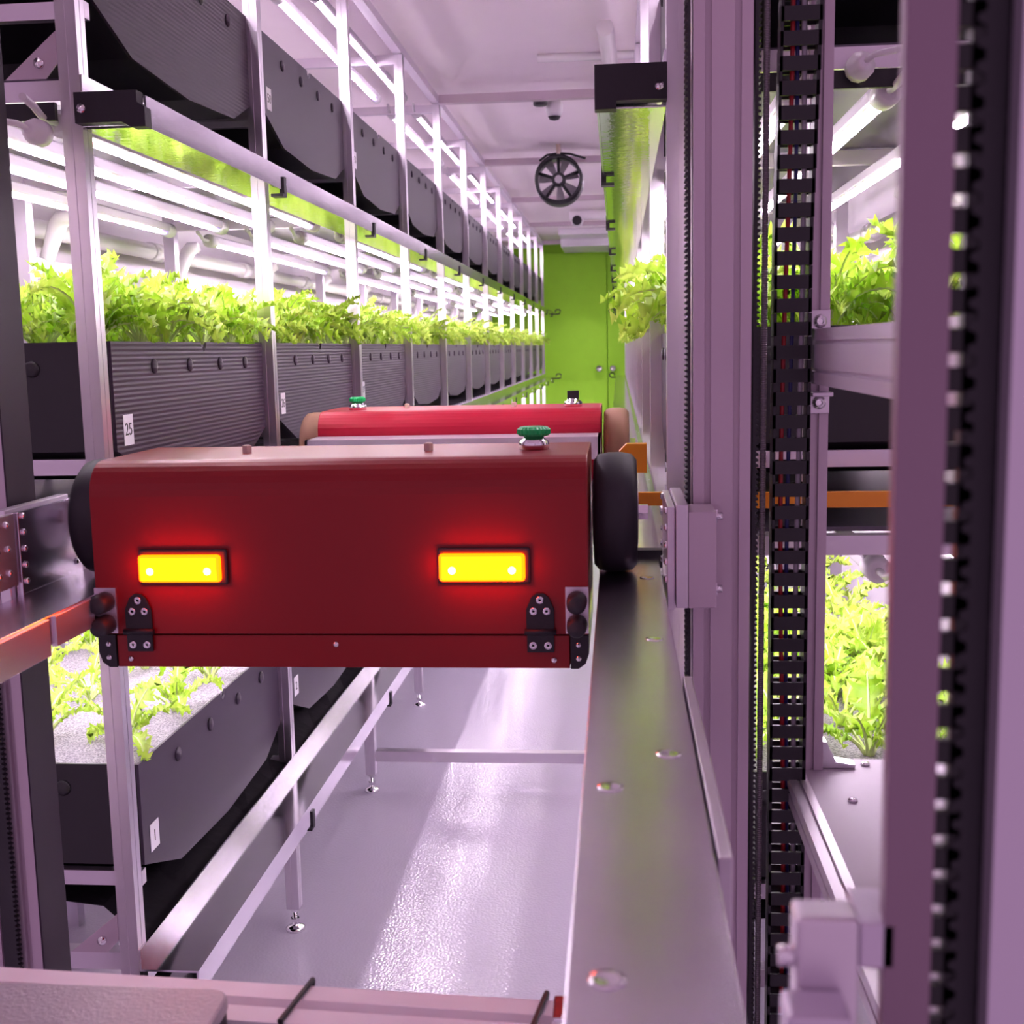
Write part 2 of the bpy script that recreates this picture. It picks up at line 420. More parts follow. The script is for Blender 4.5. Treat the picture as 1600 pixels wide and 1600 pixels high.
for side, l, k in trays:
    o, num = place_tray('g' if l == 1 or (l == 2 and k == 0) else 's', side, l, k)
    made.append((o, num, side, l, k))
for o, num, side, l, k in made:                        # paper number labels on the left rack
    if side != 'left': continue
    st = box(0.0, 0.0006, 0.026, 0.060, -0.152 + (0 if l else 0.002), -0.107).build('number_label', 'sticker', o)
    if k < 4:
        mw = Matrix.Translation((0.0007, 0.043, -0.1295)) @ Matrix.Rotation(PI / 2, 4, 'Z') @ Matrix.Rotation(PI / 2, 4, 'X')
        text('numeral', str(num), 0.026, 'ink', st, mw)

# ------------------------------------------------------------------ plants
def plant_mesh(seed, nl=22, h=0.15, spread=0.11):
    rnd = random.Random(seed)
    fol, stm = MB(), MB()
    for i in range(nl):
        az = 2 * PI * (i * 0.382 + 0.1 * rnd.random()); t = (i + 0.5) / nl
        ln = (0.11 + 0.085 * rnd.random()) * (h / 0.15)
        lean = 0.15 + 0.95 * t + 0.15 * rnd.random()             # from upright to lying
        ca, sa = math.cos(az), math.sin(az)
        N_ = 30; pts = []; ang = PI / 2 - lean * 0.55; x = 0.006; z = 0.0
        for k in range(N_ + 1):
            pts.append((x, z)); x += ln / N_ * math.cos(ang); z += ln / N_ * math.sin(ang); ang -= (0.018 + 0.052 * lean) * (0.6 + k / N_)
            z = max(z, 0.002)
        wmax = ln * (0.13 + 0.06 * rnd.random()); ph = rnd.random() * 6; fr = 1.5 + rnd.random()
        tw = rnd.uniform(-0.6, 0.6); rows = []
        for k, (px, pz) in enumerate(pts):
            u = k / N_
            if u < 0.22: continue
            v = (u - 0.22) / 0.78
            env = math.sin(PI * min(1, v * 0.86 + 0.10)) ** 0.8
            row = []
            for j, s in enumerate((-1, -0.5, 0, 0.5, 1)):
                tooth = (1.0 if (k + (j > 2)) % 3 == 0 else (0.62 if (k + (j > 2)) % 3 == 1 else 0.30)) if abs(s) == 1 else (0.75 if k % 2 else 0.55)
                wd = wmax * env * tooth * rnd.uniform(0.75, 1.2) * (0.25 if k == N_ else 1)
                ruff = 0.009 * math.sin(k * fr * 1.5 + ph + j * 2.1) * abs(s)
                sw = wd * s; up = abs(s) * wd * 0.45 + ruff + sw * tw * 0.4
                fwd = 0.011 * tooth if abs(s) == 1 else 0.0
                X = px + fwd; Y = sw
                row.append(fol.bm.verts.new((X * ca - Y * sa, X * sa + Y * ca, max(0.001, pz + up))))
            rows.append(row)
        for a, b in zip(rows, rows[1:]):
            for j in range(4):
                f = fol.bm.faces.new((a[j], a[j + 1], b[j + 1], b[j])); f.smooth = True
        P3 = [(px * ca, px * sa, pz + 0.0012) for px, pz in pts[:N_ - 4:4]]
        stm.tube(P3, [0.0040 * (1 - 0.75 * q / len(P3)) for q in range(len(P3))], 5)
    def fin(mb, m, nm):
        me = bpy.data.meshes.new(nm); mb.bm.to_mesh(me); mb.bm.free(); me.materials.append(MT[m]); return me
    return fin(fol, 'leaf', 'foliage'), fin(stm, 'stem', 'stalks')
PM = [plant_mesh(s) for s in range(11, 17)]
PS = [plant_mesh(s, 8, 0.15) for s in range(31, 35)]
rndp = random.Random(5)
def plants(side, l, k, nx, ny, sc_, pool, label, lean=0, hs=1.0):
    x0 = -0.722 if side == 'left' else 0.085; s = 1 if side == 'left' else -1
    for i in range(nx):
        for j in range(ny):
            x = x0 - s * (0.055 + (0.33 * i / max(1, nx - 1)))
            y = PY[k] + 0.078 + 0.085 + 0.60 * (j + (0.25 if i % 2 else 0)) / max(1, ny - 1)
            y = min(y, PY[k] + 0.078 + 0.70)
            fo, stk = rndp.choice(pool)
            t = thing('leafy_green', label, 'plant', (x + rndp.uniform(-.01, .01), y + rndp.uniform(-.015, .015), TT[l] - 0.004), 'leafy greens in the trays')
            q = sc_ * rndp.uniform(0.88, 1.12)
            t.scale = (q, q, q * hs); t.rotation_euler = (0, lean * (0.35 if i == 0 else 0) * s, rndp.uniform(0, 6.28))
            for me, nm in ((fo, 'foliage'), (stk, 'stalks')):
                c = bpy.data.objects.new(nm, me); C.objects.link(c); c.parent = t
for k in range(12):
    nx, ny = (3, 5) if k < 2 else ((2, 5) if k < 5 else (2, 4))
    plants('left', 1, k, nx, ny, 0.88, PM, 'frilly yellow-green leafy plant growing in tray %d of the left rack' % (25 + k))
plants('left', 0, 0, 3, 4, 0.74, PS, 'loose frilly leafy plant in the white foam board of tray 1')
plants('left', 0, 1, 3, 4, 0.66, PS, 'loose frilly leafy plant in the foam board of tray 2')
plants('right', 1, 0, 3, 5, 0.98, PM, 'tall frilly leafy plant in the nearest middle tray of the right rack')
plants('right', 0, 0, 4, 5, 0.86, PS + PM[:2], 'frilly leafy plant in the nearest lowest tray of the right rack')
plants('right', 0, 1, 3, 4, 0.8, PS, 'frilly leafy plant in the second lowest tray of the right rack')
for k in range(1, 10):
    plants('right', 1, k, 1 if k > 2 else 2, 4, 0.80, PM, 'frilly leafy plant spilling over the %s middle tray of the right rack' % ORD[k])

# ------------------------------------------------------------------ water pipes behind the racks
for side in ('left', 'right'):
    mx = (lambda x: x) if side == 'left' else (lambda x: -0.637 - x)
    for l in range(2):
        for q, (zz, xo, r) in enumerate(((0.275, -1.335, 0.022), (0.175, -1.30, 0.024))):
            z = TT[l] + zz
            t = thing('water_pipe', '%s white water pipe along the %s wall behind the %s trays' % (('upper', 'lower')[q], side, LVN[l]), 'pipe', (mx(xo), 1.2, z), 'white water pipes behind the racks')
            MB().tube([(0, 0, 0), (0, 10.2, 0)], r, 16).build('pipe', 'pvc', t)
            for k in range(12):
                MB().tube([(0, 0.52 + 0.8185 * k, 0), (0, 0.60 + 0.8185 * k, 0)], r * 1.22, 16).build('coupling', 'pvc', t)
            if q == 1:
                for k in range(12):
                    y = 0.62 + 0.8185 * k; s = 1 if side == 'left' else -1
                    e = [(0, y, 0), (0.02 * s, y, 0.05), (0.04 * s, y, 0.10), (0.05 * s, y, 0.112), (0.075 * s, y, 0.118)]
                    MB().tube(e, [0.017, 0.017, 0.021, 0.021, 0.014], 12).build('elbow', 'pvc', t)

# ------------------------------------------------------------------ ceiling fittings
for i, k in enumerate((4, 6, 8, 10, 12)):
    o = box(-0.70, 0.063, PY[k] - 0.02, PY[k] + 0.02, 2.168, 2.200).build('ceiling_crossbeam', 'beam_pink')
    tag(o, 'pinkish crossbeam between the rack tops under the ceiling, %s from the camera' % ORD[i], 'beam', 'crossbeams over the aisle')
o = box(-0.697, 0.060, PY[2] - 0.014, PY[2] + 0.014, 0.042, 0.072).build('tie_bar', 'brushed'); tag(o, 'low metal tie bar between the rack feet across the grey floor', 'bar')
t = thing('ceiling_conduit', 'white T-shaped trunking on the ceiling in front of the crossbeams', 'conduit', (-0.03, 4.0, CZ))
MB().tube([(-0.005, 0, -0.022), (0.03, 1.2, -0.022)], 0.028, 16).build('trunk', 'pvc', t)
MB().tube([(-0.25, 0.42, -0.012), (0.10, 0.42, -0.012)], 0.016, 12).build('branch', 'pvc', t)
t = thing('axial_fan', 'round black axial fan hanging under the ceiling', 'fan', (-0.30, 6.32, 2.06))
P = [(0.120 * math.cos(a), 0, 0.120 * math.sin(a)) for a in [2 * PI * i / 40 for i in range(40)]]
mb = MB(); n = 40
prof = [(0.122, -0.06), (0.128, 0.09), (0.108, 0.09), (0.108, -0.06)]
rg = [[mb.bm.verts.new((r * math.cos(2 * PI * k / n), h, r * math.sin(2 * PI * k / n))) for k in range(n)] for r, h in prof]
for i in range(4):
    for k in range(n):
        f = mb.bm.faces.new((rg[i][k], rg[i][(k + 1) % n], rg[(i + 1) % 4][(k + 1) % n], rg[(i + 1) % 4][k])); f.smooth = True
mb.build('shroud', 'black', t)
MB().lathe([(0.034, -0.035), (0.036, -0.03), (0.036, 0.02)], (0, 0, 0), 'y').build('hub', 'black', t)
MB().lathe([(0.020, -0.038), (0.020, -0.034)], (0, 0, 0), 'y').build('hub_badge', 'fan_grey', t)
for k in range(5):
    a = PI / 2 + 2 * PI * k / 5
    MB().tube([(0.03 * math.cos(a), -0.027, 0.03 * math.sin(a)), (0.118 * math.cos(a), -0.027, 0.118 * math.sin(a))], 0.008, 8).build('spoke', 'black', t)
for k in range(7):
    a = 2 * PI * k / 7 + .3
    mb = MB(); q = []
    for u, wdt, yy in ((0.036, 0.02, 0.0), (0.07, 0.035, 0.005), (0.106, 0.045, 0.01)):
        for s in (-1, 1):
            aa = a + s * wdt / u * 0.5
            q.append(mb.bm.verts.new((u * math.cos(aa), yy + s * 0.012 + 0.012, u * math.sin(aa))))
    mb.bm.faces.new((q[0], q[1], q[3], q[2])); mb.bm.faces.new((q[2], q[3], q[5], q[4]))
    o = mb.build('blade', 'fan_grey', t); so = o.modifiers.new('t', 'SOLIDIFY'); so.thickness = 0.002
MB().tube([(-0.10, 0, 0.10), (-0.06, 0, 0.128), (0.0, 0, 0.135), (0.06, 0, 0.13), (0.14, 0, 0.105)], 0.006, 8).build('hanger', 'black', t)
MB().tube([(0, 0, 0.13), (0, 0, 0.182)], 0.012, 8).build('hook', 'bone', t)
t = thing('security_camera', 'white and black dome camera on the ceiling before the fan', 'camera', (-0.262, 5.2, CZ))
MB().lathe([(0.03, 0), (0.03, -0.015), (0.036, -0.02), (0.036, -0.05), (0.026, -0.07)], (0, 0, 0)).build('camera_body', 'white_plastic', t)
MB().lathe([(0.028, -0.07), (0.02, -0.082), (0.0, -0.087)], (0, 0, 0)).build('lens_dome', 'black', t)
t = thing('ceiling_speaker', 'small round black puck on the ceiling left of the dome camera', 'speaker', (-0.318, 5.15, CZ))
MB().lathe([(0.030, 0), (0.030, -0.03), (0.024, -0.034), (0.0, -0.034)], (0, 0, 0)).build('puck', 'black', t)
t = thing('bullet_camera', 'white bullet camera with black lens on the ceiling near the green wall', 'camera', (-0.30, 9.2, CZ))
MB().tube([(-0.06, 0, -0.05), (0.32, 0, -0.05)], 0.038, 14).build('trunking', 'pvc', t)
MB().lathe([(0.04, 0), (0.045, -0.02), (0.03, -0.09)], (0.0, -0.02, -0.10), 'y').build('camera_body', 'white_plastic', t)
MB().lathe([(0.036, -0.09), (0.03, -0.10), (0, -0.10)], (0.0, -0.02, -0.10), 'y').build('lens', 'black', t)
t = thing('air_conditioner', 'white ceiling box unit above the green wall', 'air conditioner', (-0.30, 11.2, CZ))
box(-0.22, 0.26, -0.5, 0.6, -0.055, 0).build('cover', 'white_plastic', t, 0.01)
box(-0.22, 0.26, -0.1, 0.65, -0.125, -0.055).build('vent_box', 'white_plastic', t, 0.01)

# ------------------------------------------------------------------ carts
def make_cart(mred, mtyre, Y, label, dark):
    t = thing('rail_cart', label, 'cart', (-0.326, Y, LV[1]))
    hw = 0.290; z0, z1, zt = -0.050, -0.090, 0.153; R = 0.040
    L_ = 0.235
    prof = [(0, z0), (0, zt - R)] + [(R - R * math.cos(a), zt - R + R * math.sin(a)) for a in [PI / 2 * i / 8 for i in range(1, 9)]] + [(L_ - 0.02, zt), (L_, zt - 0.02), (L_, z0)]
    mb = MB(); mb.prism(prof, 'x', -hw, hw)
    for f in mb.bm.faces: f.smooth = False
    sh = mb.build('shell', mred, t, 0.0015)
    box(-hw + 0.022, hw - 0.022, 0.001, L_, z1, z0 - 0.0015).build('lower_panel', mred, t, 0.001)
    for s in (-1, 1):
        q = [(s * (hw - 0.021), z1), (s * (hw - 0.021), z0 - 0.001), (s * hw, z0 - 0.001), (s * hw, z1 + 0.018), (s * (hw - 0.004), z1 + 0.006), (s * (hw - 0.012), z1)]
        c = MB().prism(q, 'y', -0.001, L_).build('corner_block', 'black_powder', t)
        for zz in (-0.062, -0.078):
            MB().lathe([(0.0032, 0), (0.0032, -0.001), (0.0, -0.0015)], (s * (hw - 0.012), -0.001, zz), 'y', 12).build('screw', 'chrome', c)
        bp = box(*sorted((s * (hw - 0.026), s * (hw + 0.0))), -0.0035, -0.0005, z0 + 0.002, 0.006).build('bumper_plate', 'brushed', t)
        for zz in (-0.010, -0.037):
            MB().lathe([(0.0118, 0), (0.0118, -0.004), (0.0110, -0.022), (0.0085, -0.027), (0.0, -0.028)], (s * (hw - 0.013), -0.0035, zz), 'y', 20).build('rubber_bumper', 'rubber', bp)
        # hinge
        hx = s * 0.2 - 0.0 if False else (-0.238 if s < 0 else 0.235)
        q = [(-0.016, -0.044), (0.016, -0.044), (0.016, -0.020), (0.010, -0.006), (0.004, -0.001), (-0.004, -0.001), (-0.010, -0.006), (-0.016, -0.020)]
        hg = MB().prism([(hx + a, b) for a, b in q], 'y', -0.004, -0.0005).build('hinge', 'black_powder', t, 0.0006)
        box(hx - 0.0155, hx + 0.0155, -0.004, -0.0006, -0.070, -0.046).build('hinge_leaf', 'black_powder', hg, 0.0006)
        MB().tube([(hx - 0.018, -0.005, -0.046), (hx + 0.018, -0.005, -0.046)], 0.0035, 10).build('hinge_pin', 'black_powder', hg)
        for a, b in ((0, -0.009), (-0.0075, -0.022), (0.0075, -0.022), (-0.0085, -0.062), (0.0085, -0.062)):
            MB().lathe([(0.0046, 0), (0.0044, -0.0008), (0.0016, -0.0009), (0.0014, 0.0005)], (hx + a, -0.004, b), 'y', 14).build('hinge_screw', 'chrome', hg)
        for a in ((-0.252, 0.250)[s > 0],):
            MB().lathe([(0.0036, 0), (0.003, -0.002), (0.0, -0.0026)], (a, 0.001, -0.080), 'y', 12).build('screw', 'chrome', t)
        # marker lamp
        lx = -0.181 if s < 0 else 0.171
        fr = box(lx - 0.052, lx + 0.054, -0.006, -0.0005, 0.010, 0.052).build('lamp_frame', 'rubber', t, 0.003)
        if dark:
            box(lx - 0.0495, lx + 0.0485, -0.016, -0.006, 0.0145, 0.0465).build('lamp_lens', 'amber_rim', fr, 0.004)
            box(lx - 0.0455, lx + 0.0445, -0.0175, -0.0155, 0.0175, 0.0435).build('lens_panel', 'amber', fr, 0.003)
            for a in (-0.034, 0.034):
                MB().lathe([(0.0045, 0), (0.003, -0.001), (0, -0.0014)], (lx + a, -0.0176, 0.028), 'y', 12).build('lamp_bulb', 'amber_core', fr)
    MB().lathe([(0.0036, 0), (0.003, -0.002), (0.0, -0.0026)], (-0.004, 0.001, -0.062), 'y', 12).build('screw', 'chrome', t)
    # wheels, two per side are hidden in line; one large tyre each side
    for s in (-1, 1):
        wx = s * (hw + 0.031)
        pr = [(0.040, -0.026), (0.064, -0.026), (0.071, -0.020), (0.0735, -0.008), (0.0735, 0.008), (0.071, 0.020), (0.064, 0.026), (0.040, 0.026)]
        ws = MB().lathe(pr, (wx, 0.125, 0.0737), 'x', 48).build('wheel', mtyre, t)
        MB().lathe([(0.041, -0.0275), (0.041, 0.0275)], (wx, 0.125, 0.0737), 'x', 32).build('wheel_rim', 'anodized_light', ws)
        MB().lathe([(0.010, 0), (0.010, s * 0.012)], (wx + s * 0.0275, 0.125, 0.0737), 'x', 6, smooth=False).build('wheel_nut', 'chrome', ws)
    for x, m_ in ((-0.135, 'bone'), (0.093, 'bone')):
        MB().lathe([(0.0058, 0.0), (0.0058, 0.009), (0.0035, 0.010)], (x + (0.012 if not dark else 0), 0.115, zt), n=10, ridged=0.18).build('pin', m_, t)
    return t, zt
cart, zt = make_cart('cart_red', 'rubber', 1.32, 'front dark red rail cart with two glowing amber lamps and black tyres', True)
def knob(t, x, y, m, nm, r=0.020, black=False):
    k = MB().lathe([(0.0185, 0), (0.0185, 0.010), (0.0125, 0.0135), (0.0125, 0.017)], (x, y, 0.153), n=24).build('knob_base', 'chrome', t)
    if black: box(x - 0.012, x + 0.012, y - 0.008, y + 0.008, 0.169, 0.186).build('switch_cap', 'black', k, 0.001)
    else: MB().lathe([(r - 0.003, 0.0165), (r, 0.019), (r, 0.0245), (r - 0.004, 0.0275), (0.0, 0.0280)], (x, y, 0.153), n=48, ridged=0.06).build('knob_cap', m, k)
knob(cart, 0.223, 0.115, 'green_knob', 'green', 0.0205)
cart2, _ = make_cart('cart_bright', 'tan_tyre', 2.385, 'rear bright red rail cart with tan tyres behind the front cart', False)
knob(cart2, -0.222, 0.08, 'green_knob', 'green', 0.0170)
knob(cart2, 0.232, 0.08, 'black', 'black', black=True)
box(-0.290, 0.290, -0.105, -0.004, 0.095, 0.104).build('front_deck', 'anodized_light', cart2)
box(-0.290, 0.290, -0.105, -0.100, 0.060, 0.095).build('front_plate', 'anodized_light', cart2)
for s in (-1, 1): box(*sorted((s * 0.285, s * 0.290)), -0.105, -0.004, -0.03, 0.104).build('deck_side', 'anodized_light', cart2)

# ------------------------------------------------------------------ lift machine around the front cart
lift = thing('lift_machine', 'slotted aluminium lift machine around the front red cart', 'lift', (-0.31, 1.4, FZ))
inv = Matrix.Translation(-lift.location)
def lp(mb, name, m, bevel=0, parent=None):
    o = mb.build(name, m, parent or lift, bevel)
    if not parent: o.matrix_parent_inverse = inv
    return o
ZB, ZTOP = FZ, 2.20
for x0, x1 in ((0.085, 0.150), (-0.812, -0.745)):
    p = lp(MB().prism(slot_poly(x0, x1, 1.372, 1.440, 2, 2, 0.0075, 0.006), 'z', ZB, ZTOP), 'mast', 'anodized')
lp(box(-0.7447, -0.7425, 1.371, 1.440, ZB, ZTOP), 'mast_cover', 'cover_plum')
p2 = lp(MB().prism(slot_poly(0.219, 0.245, 1.42, 1.446, 1, 1, 0.0045, 0.005), 'z', ZB, ZTOP), 'rear_upright', 'anodized')
# horizontal profile on the right with two slots
q = slot_poly(0.221, 0.247, 1.153, 1.215, 1, 2, 0.0045, 0.004)
lp(MB().prism(q, 'y', 0.45, 1.419), 'side_beam', 'anodized_light')
for z, s in ((1.224, 1), (1.130, -1)):
    g = lp(box(0.221, 0.245, 1.414, 1.4195, z - 0.013, z + 0.013), 'corner_bracket', 'brushed', 0.001)
    lp(box(0.221, 0.245, 1.388, 1.4135, z - 0.013 if s > 0 else z + 0.008, z - 0.008 if s > 0 else z + 0.013), 'bracket_foot', 'brushed', 0.001, g)
    lp(MB().lathe([(0.008, 0), (0.008, -0.0015), (0.0055, -0.0018), (0.0055, -0.005), (0.003, -0.005), (0.003, -0.002)], (0.233, 1.414, z), 'y', 16), 'bracket_bolt', 'chrome', 0, g)
# base frame
ang = 0.058
bb = MB().prism([(a, b) for a, b in slot_poly(-0.028, 0.028, 0.650, 0.680, 1, 1, 0.013, 0.013)], 'y', -0.34, 0.34)
o = bb.build('base_beam', 'pale_beam', lift); o.matrix_parent_inverse = inv
o.matrix_basis = Matrix.Translation((-0.375, 0.878, 0)) @ Matrix.Rotation(PI / 2 - ang, 4, 'Z')
for xx, yy in ((-0.262, 0.872), (-0.066, 0.862)):
    tiep = [(xx + 0.004, yy + 0.033, 0.682), (xx - 0.006, yy - 0.028, 0.682), (xx - 0.007, yy - 0.030, 0.648), (xx + 0.003, yy + 0.034, 0.648)]
    tg = MB().tube(tiep, 0.0026, 6, closed=True).build('cable_tie', 'black'); tag(tg, 'black cable tie around the pale base beam, %s one' % ('left' if xx < -0.1 else 'right'), 'cable tie', 'cable ties on the base beam')
lp(box(-0.055, -0.030, 0.845, 0.880, 0.655, 0.690), 'beam_clamp', 'chrome', 0.002)
lp(box(-0.700, 0.60, 0.79, 0.838, 0.55, 0.655), 'under_panel', 'black')
# right deck plate with screws
dk = lp(box(0.222, 0.60, 0.45, 1.46, 0.676, 0.681), 'deck_plate', 'anodized_dull')
for x, y in ((0.300, 1.44), (0.262, 1.32), (0.262, 1.0)):
    lp(MB().lathe([(0.006, 0), (0.005, 0.003), (0, 0.004)], (x, y, 0.681), n=12), 'deck_screw', 'chrome', 0, dk)
lp(MB().prism(slot_poly(0.198, 0.221, 0.655, 0.685, 1, 1, 0.004, 0.003), 'y', 0.45, 1.419), 'deck_rail', 'brushed')
lp(MB().prism([(0.246, 0.682), (0.246, 0.715), (0.250, 0.715), (0.262, 0.69), (0.285, 0.686), (0.285, 0.682)], 'y', 1.425, 1.444), 'deck_bracket', 'chrome')
# near right mast with belt channel
nm = MB().prism([(0.0955, 0.42), (0.1125, 0.42), (0.1125, 0.432), (0.0965, 0.432)], 'z', 0.45, 1.7)
lp(nm, 'near_mast', 'anodized_dark')
nm = MB().prism([(0.1335, 0.42), (0.190, 0.42), (0.190, 0.432), (0.1335, 0.432)], 'z', 0.45, 1.7)
lp(nm, 'near_mast_cover', 'anodized_light')
# running rails of the carriage
cr = thing('lift_carriage', 'lift carriage with polished running rails carrying the front cart', 'carriage', (-0.31, 1.3, LV[1]))
inc = Matrix.Translation(-cr.location)
def cp(mb, name, m, bevel=0, parent=None):
    o = mb.build(name, m, parent or cr, bevel)
    if not parent: o.matrix_parent_inverse = inc
    return o
z = LV[1]
rr = cp(MB().prism([(-0.025, z - 0.04), (-0.022, z - 0.04), (-0.022, z - 0.004), (0.046, z - 0.004), (0.046, z - 0.05), (0.050, z - 0.05), (0.050, z), (-0.025, z)], 'y', 0.15, 1.53), 'right_running_rail', 'polished', 0.0008)
for x, y in ((-0.007, 0.487), (-0.007, 0.717), (0.032, 0.78), (0.032, 1.10), (0.032, 1.40)):
    cp(MB().lathe([(0.0085, -0.0005), (0.0085, 0.0006), (0.0062, 0.0007), (0.003, 0.0002), (0.0, 0.0001)], (x, y, z), n=20), 'countersunk_screw', 'chrome', 0, rr)
lr = cp(MB().prism([(-0.612, z - 0.032), (-0.615, z - 0.032), (-0.615, z - 0.004), (-0.700, z - 0.004), (-0.700, z), (-0.612, z)], 'y', 0.15, 1.53), 'left_running_rail', 'polished', 0.0008)
cp(box(-0.616, -0.609, 1.205, 1.30, z - 0.036, z - 0.002), 'splice_plate', 'brushed', 0.0008, lr)
cp(box(-0.617, -0.6085, 0.3, 1.19, z - 0.042, z - 0.002), 'lip_guard', 'brushed', 0.0008, lr)
# side plates and blocks, left and right
for s, xi in ((-1, -0.700), (1, 0.053)):
    o_ = 1 if s > 0 else -1
    a, b = sorted((xi, xi + o_ * 0.008))
    pl = cp(box(a, b, 1.312, 1.47, z - 0.006 if s < 0 else z - 0.02, 1.022), 'side_plate', 'polished' if s < 0 else 'brushed', 0.001)
    for yy in (1.322, 1.452):
        for i in range(5):
            cp(MB().lathe([(0.0042, 0), (0.0042, -0.0018 * o_), (0.002, -0.0032 * o_), (0, -0.0034 * o_)], (xi, yy, z + 0.014 + i * 0.0195), 'x', 12), 'cap_screw', 'chrome', 0, pl)
    a, b = sorted((xi + o_ * 0.009, xi + o_ * 0.022)); cp(box(a, b, 1.300, 1.46, z - 0.015, 1.026), 'spacer_plate', 'brushed', 0.001)
    a, b = sorted((xi + o_ * 0.0225, xi + o_ * 0.053)); cp(box(a, b, 1.300, 1.368, z - 0.015, 1.018), 'guide_block', 'anodized', 0.001)
    for zz in (z - 0.002, z + 0.082):
        xx = xi + o_ * 0.053
        bo = cp(MB().tube([(xx, 1.345, zz), (xx + o_ * 0.010, 1.345, zz)], 0.0045, 8), 'guide_bolt', 'chrome')
        cp(MB().lathe([(0.0085, 0), (0.0085, 0.004 * o_)], (xx, 1.345, zz), 'x', 6, smooth=False), 'guide_nut', 'chrome', 0, bo)
# near blocks
cp(box(-0.708, -0.701, 1.02, 1.305, z + 0.012, 1.022), 'near_side_plate', 'brushed', 0.001)
for yy in (1.285, 1.262, 1.235):
    for zz in (z + 0.030, z + 0.058, z + 0.086):
        cp(MB().lathe([(0.0042, 0), (0.0042, 0.0018), (0.002, 0.0032), (0, 0.0034)], (-0.701, yy, zz), 'x', 12), 'cap_screw', 'chrome')
nb = cp(box(0.064, 0.087, 0.42, 0.438, z - 0.06, 0.989), 'stepped_mount', 'brushed', 0.002)
cp(box(0.087, 0.100, 0.42, 0.45, 0.970, 0.988), 'mount_arm', 'anodized_light', 0.001, nb)
cp(box(0.058, 0.081, 0.400, 0.42, z - 0.07, 0.962), 'mount_step', 'anodized_light', 0.002, nb)
for zz in (0.972, 0.945): cp(MB().lathe([(0.004, 0), (0.004, -0.006)], (0.064 if zz > 0.96 else 0.058, 0.425 if zz > 0.96 else 0.41, zz), 'x', 10), 'mount_bolt', 'chrome', 0, nb)
cp(box(0.052, 0.060, 0.62, 0.98, z - 0.05, z - 0.002), 'hanger_plate', 'brushed', 0.001)

# belts, rope, cable chain
def belt(x0, x1, y0, y1, side, label, z0=FZ + 0.1, z1=2.15, pitch=0.0065):
    t = thing('toothed_belt', label, 'belt', ((x0 + x1) / 2, y0, z0), 'toothed drive belts')
    mb = box(x0, x1, y0, y1, z0, z1)
    zz = z0
    while zz < z1:
        if side < 0: mb.prism([(x0, zz), (x0 - 0.003, zz + pitch * 0.15), (x0 - 0.003, zz + pitch * 0.45), (x0, zz + pitch * 0.6)], 'y', y0, y1)
        else: mb.prism([(x1, zz), (x1 + 0.003, zz + pitch * 0.15), (x1 + 0.003, zz + pitch * 0.45), (x1, zz + pitch * 0.6)], 'y', y0, y1)
        zz += pitch
    o = mb.build('belt_band', 'rubber', t); o.matrix_parent_inverse = Matrix.Translation(-t.location)
    return t
belt(0.0795, 0.0825, 1.385, 1.41, -1, 'black toothed belt on the left flank of the right mast', 0.70, 2.15)
belt(0.1535, 0.1575, 1.385, 1.41, 1, 'black toothed belt on the right flank of the right mast')
belt(-0.7900, -0.7720, 1.360, 1.368, 1, 'black toothed belt on the far left mast')
belt(0.126, 0.1335, 0.435, 0.445, -1, 'blurred black toothed belt inside the nearest mast', 0.45, 1.7, 0.008)
o = MB().tube([(0.1655, 1.40, FZ + 0.05), (0.1675, 1.40, 1.2), (0.1685, 1.40, 2.18)], 0.0036, 10).build('wire_rope', 'rope'); tag(o, 'twisted steel rope hanging left of the black cable chain', 'rope')
# perforated strip in the nearest mast
mb = MB()
Z0, PT = 0.45, 0.0138
xa, xb, y = 0.1100, 0.1375, 0.436
n = 90
for i in range(n):
    zc = Z0 + i * PT; hh = PT * 0.36
    mb.box(xa, xb, y, y + 0.004, zc, zc + PT - hh)
mb.box(xa, xa + 0.0045, y, y + 0.006, Z0, Z0 + n * PT); mb.box(xa + 0.0115, xb, y, y + 0.006, Z0, Z0 + n * PT)
o = mb.build('cable_chain', 'black'); tag(o, 'blurred black slotted chain running up inside the nearest mast', 'cable chain')
t = thing('cable_chain', 'black ladder-like cable chain hanging right of the steel rope', 'cable chain', (0.197, 1.39, FZ))
def ch(mb, name, m): o = mb.build(name, m, t); o.matrix_parent_inverse = Matrix.Translation(-t.location); return o
pitch = 0.0262
for i in range(84):
    zc = FZ + i * pitch; dx = 0.0
    if zc > 1.30: dx = 0.008 * (zc - 1.30) / 0.4
    mb = MB()
    mb.box(0.1755 + dx, 0.2165 + dx * 1.6, 1.375, 1.3785, zc, zc + 0.0155)
    mb.box(0.1755 + dx, 0.1785 + dx, 1.375, 1.403, zc, zc + pitch - 0.0008)
    mb.box(0.2135 + dx * 1.6, 0.2175 + dx * 1.6, 1.375, 1.403, zc, zc + pitch - 0.0008)
    mb.box(0.1755 + dx, 0.2165 + dx * 1.6, 1.400, 1.403, zc + 0.001, zc + 0.0145)
    ch(mb, 'chain_link', 'black')
def wav(x0, amp, yy): return [(x0 + amp * math.sin(i * 0.33 + x0 * 90), yy, FZ + 0.02 + i * 0.055) for i in range(40)]
ch(MB().tube(wav(0.1905, 0.004, 1.388), 0.0026, 8), 'red_cable', 'cable_red')
ch(MB().tube(wav(0.1975, 0.003, 1.392), 0.0024, 8), 'blue_cable', 'cable_blue')
ch(MB().tube(wav(0.2065, 0.002, 1.388), 0.0030, 8), 'grey_cable', 'cable_grey')

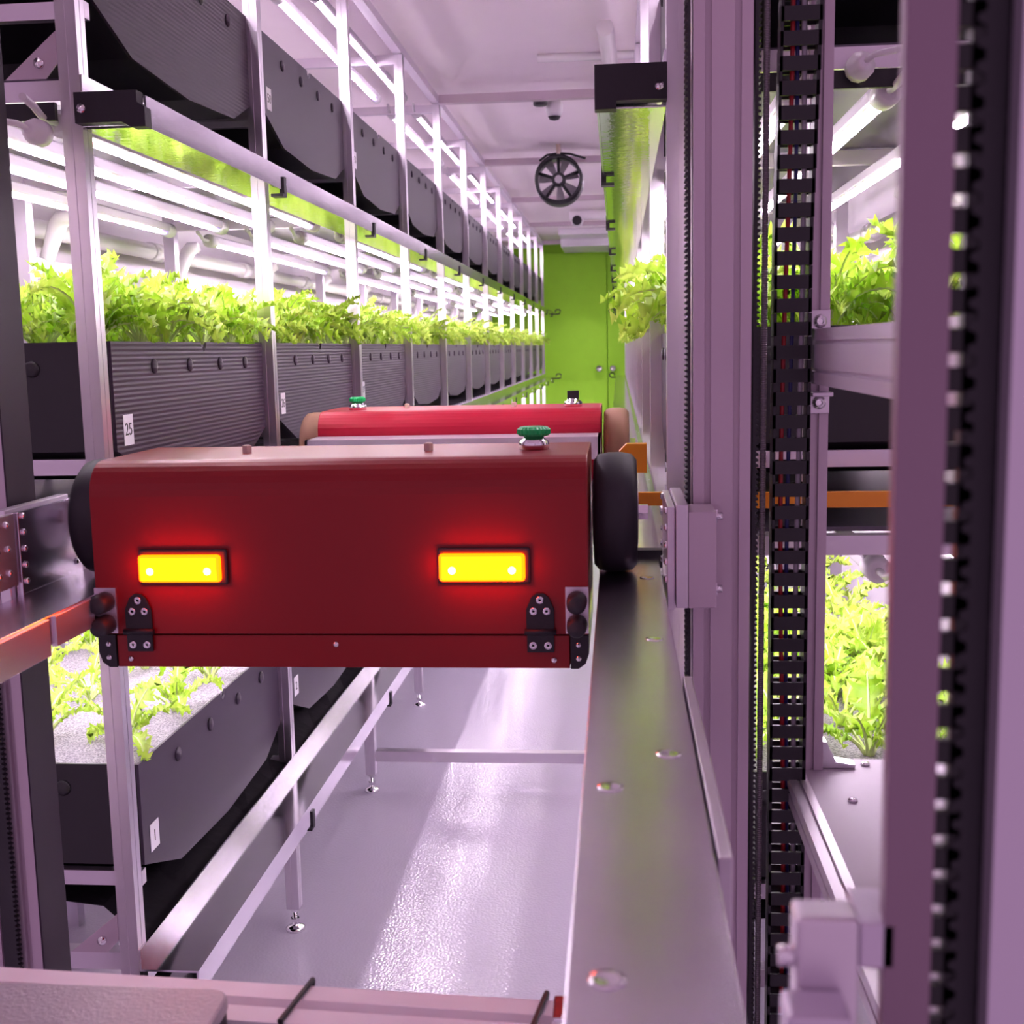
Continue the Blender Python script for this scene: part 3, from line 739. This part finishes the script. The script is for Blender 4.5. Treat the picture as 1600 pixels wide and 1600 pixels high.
# ------------------------------------------------------------------ odds and ends
# near end of the right rack: orange guard bars and dark end box
o = box(0.10, 0.56, 1.545, 1.556, 0.988, 1.008).build('guard_bar', 'orange'); tag(o, 'orange guard bar across the near end of the right rack', 'bar')
o = MB().prism([(0.000, 0.995), (0.000, 1.030), (0.012, 1.042), (0.045, 1.042), (0.045, 0.995)], 'y', 1.93, 1.96).build('end_stop_block', 'orange'); tag(o, 'yellow-orange stop block beside the rear tyre on the right rail', 'block')
o = box(0.020, 0.065, 1.60, 1.61, 0.985, 1.003).build('guard_plate', 'orange'); tag(o, 'small dark orange plate behind the front right tyre', 'plate')
for s, mx in (('left', lambda x: x), ('right', lambda x: -0.637 - x)):
    for z, h, m_ in ((1.505, 0.02, 'tray_black'),):
        a, b = sorted((mx(-0.732), mx(-1.19)))
        o = box(a, b, 1.548, 1.556, z + 0.004, z + 0.026).build('lamp_mount_bar', 'black'); tag(o, 'dark bar above the lamp plugs at the near end of the %s rack' % s, 'bar')
    t = thing('lamp_plug', 'white cable plug under the dark bar at the near end of the %s rack' % s, 'plug', (-0.748 if s == 'left' else 0.295, 1.54, 1.490 if s == 'left' else 1.53))
    MB().lathe([(0.017, 0), (0.017, -0.018), (0.012, -0.022), (0.012, -0.032), (0.006, -0.036)], (0, 0, 0), 'y', 12).build('gland', 'white_plastic', t)
    sg = -1 if s == 'left' else 1
    MB().tube([(0, -0.03, 0), (0.01 * sg, -0.045, 0.006), (0.05 * sg, -0.05, 0.012), (0.13 * sg, -0.04, 0.014)], 0.004, 8).build('lead', 'white_plastic', t)
# dark case corner in the foreground
t = thing('black_case', 'black textured case with rounded corner at the bottom left corner', 'case', (-0.42, 0.78, 0.69))
P = []
x0, x1, y0, y1, r = -0.20, 0.112, -0.30, 0.075, 0.018
for cx_, cy_, a0 in ((x1 - r, y1 - r, 0), (x0 + r, y1 - r, 90), (x0 + r, y0 + r, 180), (x1 - r, y0 + r, 270)):
    for i in range(7):
        a = math.radians(a0 + 15 * i); P.append((cx_ + r * math.cos(a), cy_ + r * math.sin(a)))
MB().prism(P, 'z', 0.0, 0.012).build('lid', 'leather_sheen', t, 0.003)
MB().prism([(a * 0.99, b * 0.99) for a, b in P], 'z', -0.03, 0.0).build('case_body', 'black', t)

# lift everything so the floor is at z = 0
for o in bpy.data.objects:
    if o.parent is None and o is not cam: o.location.z += DZ
